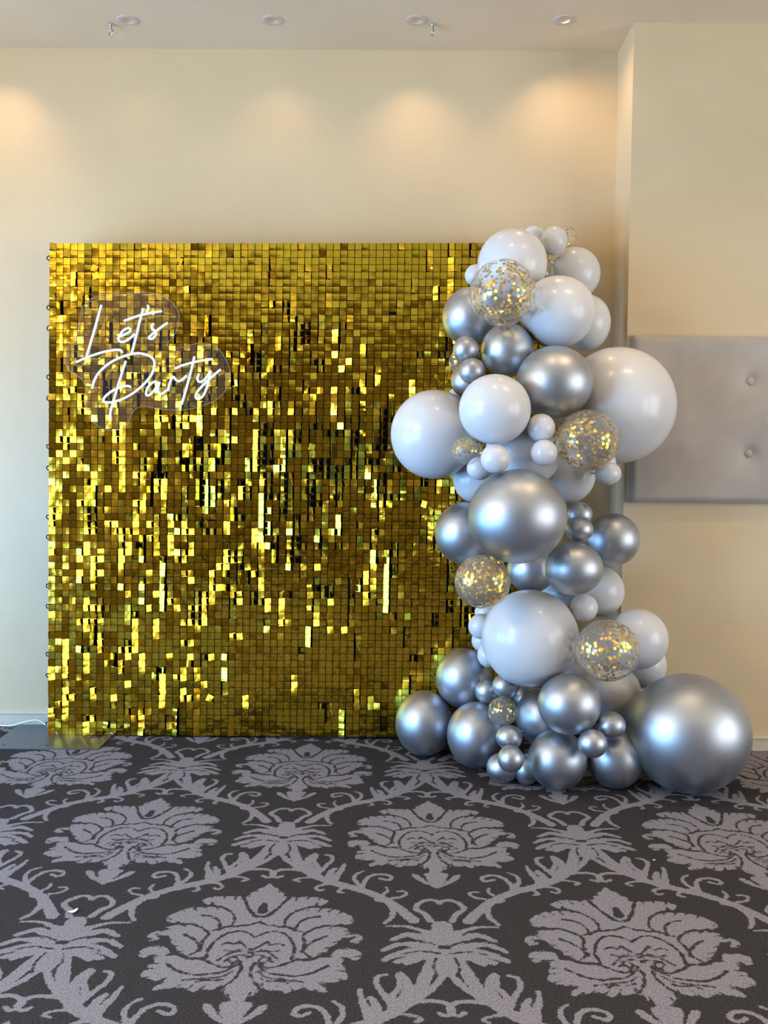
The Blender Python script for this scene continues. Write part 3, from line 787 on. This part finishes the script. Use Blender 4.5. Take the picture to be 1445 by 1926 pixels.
# ------------------------------------------------------------------ balloons
BAL = {
    'W1': (0.5528, 3.72, 2.0428, 0.0416, 0.0416),
    'W2': (0.6162, 3.62, 2.0035, 0.0486, 0.0547),
    'C1': (0.6834, 3.74, 2.0465, 0.0419, 0.0419),
    'W3': (0.4478, 3.5335, 1.894, 0.13, 0.1307),
    'W4': (0.3217, 3.6465, 1.8763, 0.0419, 0.0419),
    'C2': (0.3864, 3.3, 1.7478, 0.1158, 0.1167),
    'W5': (0.7117, 3.7098, 1.898, 0.1019, 0.1019),
    'W6': (0.6001, 3.4245, 1.7033, 0.1366, 0.1289),
    'W7': (0.7614, 3.6902, 1.7059, 0.0913, 0.1079),
    'S1': (0.2954, 3.55, 1.703, 0.1058, 0.1098),
    'S2': (0.2667, 3.38, 1.5605, 0.0467, 0.0476),
    'S3': (0.4209, 3.4187, 1.5645, 0.0963, 0.0963),
    'S4': (0.2854, 3.33, 1.4792, 0.046, 0.046),
    'C3': (0.2565, 3.56, 1.5333, 0.0401, 0.0462),
    'S5': (0.2869, 3.48, 1.4587, 0.0668, 0.0648),
    'S6': (0.5734, 3.3101, 1.4407, 0.1344, 0.127),
    'W8': (0.3544, 3.2059, 1.338, 0.1223, 0.1196),
    'W9': (0.8449, 3.5168, 1.3739, 0.2144, 0.2164),
    'W10': (0.1617, 3.48, 1.2598, 0.1616, 0.1645),
    'W11': (0.2488, 3.6, 1.4143, 0.0285, 0.0285),
    'C4': (0.2615, 3.22, 1.1963, 0.0529, 0.0474),
    'W12': (0.3525, 3.15, 1.17, 0.0495, 0.0495),
    'W13': (0.5148, 3.2169, 1.2775, 0.0482, 0.0482),
    'W14': (0.521, 3.1846, 1.1914, 0.0451, 0.0451),
    'C5': (0.6781, 3.2468, 1.2371, 0.1121, 0.1065),
    'W15': (0.478, 3.3708, 1.1964, 0.1375, 0.126),
    'W16': (0.6555, 3.5062, 1.1163, 0.1113, 0.1113),
    'W17': (0.3308, 3.58, 1.0962, 0.0914, 0.0955),
    'W18': (0.3179, 3.3435, 1.136, 0.0455, 0.0417),
    'W19': (0.7743, 3.3345, 1.1223, 0.0465, 0.0416),
    'W20': (0.7814, 3.402, 1.163, 0.0366, 0.0366),
    'S7': (0.2801, 3.52, 0.8904, 0.1102, 0.1172),
    'S8': (0.4347, 3.1861, 0.9751, 0.1677, 0.1612),
    'S9': (0.6987, 3.44, 0.969, 0.0469, 0.0469),
    'S10': (0.6816, 3.36, 0.9203, 0.0497, 0.047),
    'S11': (0.836, 3.5, 0.8733, 0.0995, 0.0984),
    'S12': (0.6528, 3.3, 0.7849, 0.1025, 0.094),
    'S13': (0.5413, 3.55, 0.7527, 0.0931, 0.0891),
    'C6': (0.3144, 3.1366, 0.7569, 0.0949, 0.0913),
    'W21': (0.5169, 3.3933, 0.5186, 0.1767, 0.1767),
    'W22': (0.8044, 3.571, 0.669, 0.0958, 0.0978),
    'W23': (0.7161, 3.42, 0.6279, 0.0508, 0.0508),
    'W24': (0.9265, 3.4567, 0.5069, 0.1107, 0.1127),
    'C7': (0.7582, 3.22, 0.5101, 0.1115, 0.1069),
    'W25': (0.9846, 3.6033, 0.3799, 0.0929, 0.0929),
    'W26': (0.8363, 3.4821, 0.2997, 0.1119, 0.1079),
    'W27': (0.3544, 3.5715, 0.5287, 0.049, 0.049),
    'W28': (0.3725, 3.6609, 0.4562, 0.0461, 0.0461),
    'W29': (0.3875, 3.5791, 0.4161, 0.0451, 0.0492),
    'W30': (0.3821, 3.6485, 0.5702, 0.0459, 0.0417),
    'W32': (0.682, 3.689, 0.6388, 0.08, 0.0758),
    'W34': (0.733, 3.6102, 0.3506, 0.0662, 0.0621),
    'S14': (0.3005, 3.6655, 0.3047, 0.1136, 0.1189),
    'S15': (0.1454, 3.654, 0.1264, 0.1157, 0.1283),
    'S16': (0.3771, 3.5249, 0.2868, 0.0466, 0.0466),
    'S17': (0.4384, 3.4638, 0.3227, 0.0497, 0.0469),
    'C8': (0.4155, 3.3476, 0.2584, 0.0539, 0.0531),
    'S18': (0.3404, 3.5116, 0.1235, 0.1152, 0.1253),
    'S19': (0.4329, 3.2924, 0.1793, 0.0474, 0.0436),
    'S20': (0.5818, 3.4658, 0.2083, 0.1036, 0.1076),
    'S21': (0.5353, 3.6168, 0.2421, 0.0582, 0.0582),
    'S22': (0.6333, 3.2356, 0.3171, 0.1096, 0.1059),
    'S23': (0.7768, 3.22, 0.2471, 0.0518, 0.0481),
    'S24': (0.7004, 3.1569, 0.2013, 0.0501, 0.0483),
    'S25': (0.6051, 3.288, 0.1026, 0.1051, 0.1042),
    'S26': (0.8152, 3.3054, 0.1044, 0.1028, 0.106),
    'S27': (0.4275, 3.2, 0.1308, 0.0454, 0.0472),
    'S28': (0.418, 3.3416, 0.0531, 0.0597, 0.054),
    'S29': (0.5018, 3.3221, 0.0547, 0.046, 0.0555),
    'S30': (1.0676, 3.2859, 0.2055, 0.2143, 0.2087),
}
LAB = {
    'W1': "small white balloon peeking out behind the garland's topmost big white balloon",
    'W2': 'small white balloon at the garland tip, beside the tiny clear confetti balloon',
    'C1': "tiny clear balloon with a few gold flakes at the garland's very tip",
    'W3': 'big white balloon crowning the garland, behind the highest large confetti balloon',
    'W4': 'small white balloon at the left of the highest large confetti balloon',
    'C2': 'highest large clear balloon full of gold confetti, near the garland top',
    'W5': "medium white balloon at upper right, just under the garland's small white tip",
    'W6': 'large white balloon right of the highest large confetti balloon',
    'W7': 'white balloon half hidden at the right behind a large white balloon, above the huge one',
    'S1': 'highest silver balloon on the left edge, partly behind the highest confetti balloon',
    'S2': "upper of two small silver balloons stacked on the garland's upper left edge",
    'S3': 'medium silver balloon directly below the highest large confetti balloon',
    'S4': "lower of two small silver balloons stacked on the garland's upper left edge",
    'C3': 'clear gold-tinted balloon mostly hidden behind two small silver balloons at upper left',
    'S5': 'silver balloon tucked behind the lower small silver one at the upper left',
    'S6': 'large shiny silver balloon in the upper garland, left of the huge white balloon',
    'W8': 'front white balloon at mid height, below the small upper silver balloons',
    'W9': 'huge white balloon bulging out right, in front of the padded wall panel',
    'W10': 'very large white balloon furthest left at mid height, over the gold sequins',
    'W11': 'sliver of a tiny white balloon just above the furthest left large white one',
    'C4': 'small clear balloon of gold confetti in front of the furthest left large white balloon',
    'W12': 'small white balloon just right of the small mid-height confetti balloon',
    'W13': 'upper of two small white balloons beside the mid-height large confetti balloon',
    'W14': 'lower of two small white balloons beside the mid-height large confetti balloon',
    'C5': 'large clear balloon of gold confetti in front of the huge white balloon',
    'W15': 'large white balloon set back behind two small white ones, above the biggest mid silver',
    'W16': 'white balloon behind the upper right of the biggest mid-height silver balloon',
    'W17': 'white balloon behind the upper left of the biggest mid-height silver balloon',
    'W18': 'small white balloon hidden behind the one beside the small mid-height confetti balloon',
    'W19': 'small white balloon hanging at the lower right of the mid-height large confetti balloon',
    'W20': 'little white balloon squeezed between the mid-height large confetti balloon and a small white one',
    'S7': 'silver balloon on the left edge beside the biggest mid-height silver balloon',
    'S8': 'biggest silver balloon at mid height, front centre of the garland',
    'S9': 'upper of two small silver balloons right of the biggest mid-height silver balloon',
    'S10': 'lower of two small silver balloons right of the biggest mid-height silver balloon',
    'S11': 'silver balloon furthest right at mid height, its neck towards two small silver ones',
    'S12': 'front silver balloon below right of the biggest mid-height silver balloon',
    'S13': 'shaded silver balloon set back beneath the biggest mid-height silver balloon',
    'C6': 'clear balloon of gold confetti on the left edge below the mid-height silver balloons',
    'W21': 'largest white balloon of the lower garland, front centre above the silver cluster',
    'W22': 'white balloon on the right edge directly below the mid-height silver balloons',
    'W23': 'small white balloon at the upper right of the largest lower white balloon',
    'W24': 'white balloon sticking out right behind the lowest large confetti balloon',
    'C7': 'lowest large clear balloon of gold confetti, right of the largest lower white balloon',
    'W25': 'white balloon peeking out just above the giant silver balloon on the carpet',
    'W26': 'white balloon below the lowest large confetti balloon, left of the giant silver one',
    'W27': 'small white balloon poking out left of the largest lower white balloon',
    'W28': 'middle small white sliver at the left behind the largest lower white balloon',
    'W29': 'lowest small white sliver at the left behind the largest lower white balloon',
    'W30': 'small white balloon between the left-edge confetti balloon and the largest lower white one',
    'W32': 'white balloon set back above the small white one, under the front mid silver balloon',
    'W34': 'white balloon set back between the largest lower white and lowest large confetti balloons',
    'S14': 'silver balloon at lower left, above the leftmost silver one on the carpet',
    'S15': 'leftmost silver balloon resting on the carpet in front of the gold sequin wall',
    'S16': 'left one of two small silver balloons above the small lower confetti balloon',
    'S17': 'right one of two small silver balloons above the small lower confetti balloon',
    'C8': 'small clear balloon with gold flakes amid the lower silver cluster',
    'S18': 'large silver balloon on the carpet, second from the left of the base',
    'S19': 'small silver balloon directly below the small lower confetti balloon',
    'S20': 'silver balloon set back behind the front lower silver ones, right of the small confetti balloon',
    'S21': 'dark shaded silver balloon deep beneath the largest lower white balloon',
    'S22': 'front silver balloon below right of the largest lower white balloon',
    'S23': 'right one of two small silver balloons beside the giant silver balloon',
    'S24': 'left one of two small silver balloons nestled between the front base silver balloons',
    'S25': 'silver balloon on the carpet at the very front of the base, middle',
    'S26': 'silver balloon on the carpet touching the left side of the giant silver balloon',
    'S27': 'small silver balloon sitting in front of two smallish ones on the carpet',
    'S28': 'smallish silver balloon on the carpet at the front left, behind a small one',
    'S29': 'smallish silver balloon on the carpet squeezed left of the frontmost silver balloon',
    'S30': 'giant silver balloon lying on the carpet at the far right',
}
SEG = {}


def balloon_mesh(name, rx, ry, rz, d, taper, n, m_, scale=1.0):
    d = Vector(d).normalized(); u = d.orthogonal().normalized(); w = d.cross(u)
    B3 = np.array([u, w, d])
    th = np.linspace(0, math.pi, m_ + 1)
    th = th ** 1.15 / math.pi ** .15
    ph = np.arange(n) * 2 * math.pi / n
    V = []
    for t in th[1:-1]:
        e = taper * math.exp(-(t / .30) ** 2)
        st, ct = math.sin(t), math.cos(t)
        pull = 1 - .18 * math.exp(-(t / .5) ** 2) * (taper > 0)
        for p in ph:
            V.append((math.cos(p) * st * pull, math.sin(p) * st * pull, ct * (1 + e)))
    V.append((0, 0, 1 + taper)); V.append((0, 0, -1))
    V = np.array(V) @ B3 * np.array([rx, ry, rz]) * scale
    F = []
    R_ = m_ - 1
    for i in range(R_ - 1):
        for k in range(n):
            F.append((i * n + k, (i + 1) * n + k, (i + 1) * n + (k + 1) % n, i * n + (k + 1) % n))
    top, bot = R_ * n, R_ * n + 1
    F += [(top, k, (k + 1) % n) for k in range(n)] + [(bot, (R_ - 1) * n + (k + 1) % n, (R_ - 1) * n + k) for k in range(n)]
    return mesh(name, V, F, True), Vector(V[top])


def core(z):
    zs = [0, .2, .5, .9, 1.3, 1.7, 2.05]; xv = [.62, .62, .66, .56, .52, .50, .60]; yv = [3.46, 3.46, 3.52, 3.54, 3.54, 3.56, 3.64]
    return Vector((float(np.interp(z, zs, xv)), float(np.interp(z, zs, yv)), z))


NAMES = {'W': 'white_balloon', 'S': 'silver_balloon', 'C': 'confetti_balloon'}
GROUPS = {'W': 'white balloons of the garland', 'S': 'chrome silver balloons of the garland', 'C': 'clear confetti balloons of the garland'}
for key, (x, y, z, rx, rz) in BAL.items():
    t = key[0]
    root = empty(NAMES[t], (x, y, z - rz))
    tag(root, LAB[key], 'balloon', GROUPS[t])
    ry = (rx + rz) / 2
    d = core(z) - Vector((x, y, z))
    d.z += random.uniform(-.05, .05)
    if key == 'S30': d = Vector((-1, .5, .25))
    if key == 'S11': d = Vector((-1, -.1, .12))
    if key == 'C5': d = Vector((-1, .25, .02))
    if key in ('S15', 'S14'): d = Vector((.6, .6, .5))
    if key == 'W6': d = Vector((.1, 1, 0))
    if key == 'C4': d = Vector((.9, .2, .45))
    if d.length < .02: d = Vector((0, 1, -.2))
    big = max(rx, rz)
    n, m_ = (56, 40) if big > .15 else ((40, 30) if big > .08 else (28, 20))
    me, tip = balloon_mesh('latex_body', rx, ry, rz, d, .14, n, m_)
    ctr = Vector((0, 0, rz))
    mat = {'W': M['latex'], 'S': M['silver'], 'C': M['clear']}[t]
    ob = link('latex_body', me, mat, root)
    ob.location = ctr
    dn = tip.normalized()
    ks = max(.0045, min(.010, big * .06))
    kn = MB().lathe([(.0, -ks * .6), (ks * .7, -ks * .5), (ks * .55, 0), (ks * .9, ks * .5), (ks * .5, ks * 1.0), (ks * .8, ks * 1.9), (ks * 1.35, ks * 2.6), (ks * 1.3, ks * 2.9), (0, ks * 2.4)], 12, ctr + tip, dn)
    kn.build('knot', {'W': M['latex'], 'S': M['knot_silver'], 'C': M['clear']}[t], root, True)
    if t == 'C':
        r_ = random.Random(int(key[1:]) * 17)
        num = {'C1': 40, 'C3': 60, 'C4': 190, 'C8': 120}.get(key, 540)
        rad = .0060 if key not in ('C4', 'C8', 'C1') else .0042
        V, F = [], []
        for q in range(num):
            while True:
                v = Vector((r_.gauss(0, 1), r_.gauss(0, 1), r_.gauss(0, 1))).normalized()
                dens = .45 + .55 * (math.sin(3.1 * v.x + 1.3 * int(key[1:])) * math.cos(2.7 * v.z + 1) > -.1)
                if key == 'C4': dens = max(0, min(1, .5 + .9 * v.z - .3 * v.x))
                if key == 'C8': dens = .25 + .75 * (v.z > .15)
                if key == 'C1': dens = max(0, v.x)
                if r_.random() < dens: break
            pos = Vector((v.x * rx, v.y * ry, v.z * rz)) * r_.uniform(.965, .985)
            nrm = (v + Vector((r_.gauss(0, .10), r_.gauss(0, .10), r_.gauss(0, .10)))).normalized()
            a = nrm.orthogonal().normalized(); b = nrm.cross(a)
            o0 = len(V)
            for s_ in range(8):
                ang = s_ * math.pi / 4
                V.append(pos + (a * math.cos(ang) + b * math.sin(ang)) * rad)
            F.append(tuple(range(o0, o0 + 8)))
        fo = link('confetti', mesh('confetti', V, F), M['gold_flake'], root)
        fo.location = ctr
        tag(fo, 'round gold foil confetti', kind='stuff')

# ------------------------------------------------------------------ cable and carpet scraps
cpts = [(-2.4, 3.985, .004), (-1.9, 3.985, .004), (-1.70, 3.975, .006), (-1.62, 3.965, .009), (-1.57, 3.96, .024), (-1.51, 3.955, .036), (-1.47, 3.95, .020), (-1.44, 3.94, .009), (-1.38, 3.93, .009), (-1.30, 3.93, .009)]
tag(MB().tube(catmull(cpts, 8), .0035, 8).build('power_cable', M['cable'], None, True), 'thin white power cable along the wall running behind the sequin wall', 'cable')
for lab, (x, y), ang, s in (('small white paper scrap on the carpet at lower left', (-.799, 2.323), .7, 1.0), ('tiny white scrap on the carpet in front of the silver balloons', (.779, 2.676), .3, .35)):
    V = []
    for k in range(7):
        t = (k / 6 - .5) * 2
        wdt = .0065 * (1 - .6 * t * t) * s
        for sgn in (-1, 1):
            px_, py_ = t * .013 * s, sgn * wdt
            V.append((px_ * math.cos(ang) - py_ * math.sin(ang), px_ * math.sin(ang) + py_ * math.cos(ang), .004 + .004 * s * t * t))
    V += [(a, b, c - .0006) for a, b, c in V]
    F = [(2 * k, 2 * k + 2, 2 * k + 3, 2 * k + 1) for k in range(6)] + [(14 + 2 * k, 14 + 2 * k + 1, 14 + 2 * k + 3, 14 + 2 * k + 2) for k in range(6)]
    F += [(2 * k, 14 + 2 * k, 14 + 2 * k + 2, 2 * k + 2) for k in range(6)] + [(2 * k + 1, 2 * k + 3, 14 + 2 * k + 3, 14 + 2 * k + 1) for k in range(6)] + [(0, 1, 15, 14), (12, 26, 27, 13)]
    o = link('paper_scrap', mesh('paper_scrap', V, F), M['paper'])
    o.location = (x, y, 0)
    tag(o, lab, 'paper scrap', 'white scraps on the carpet')
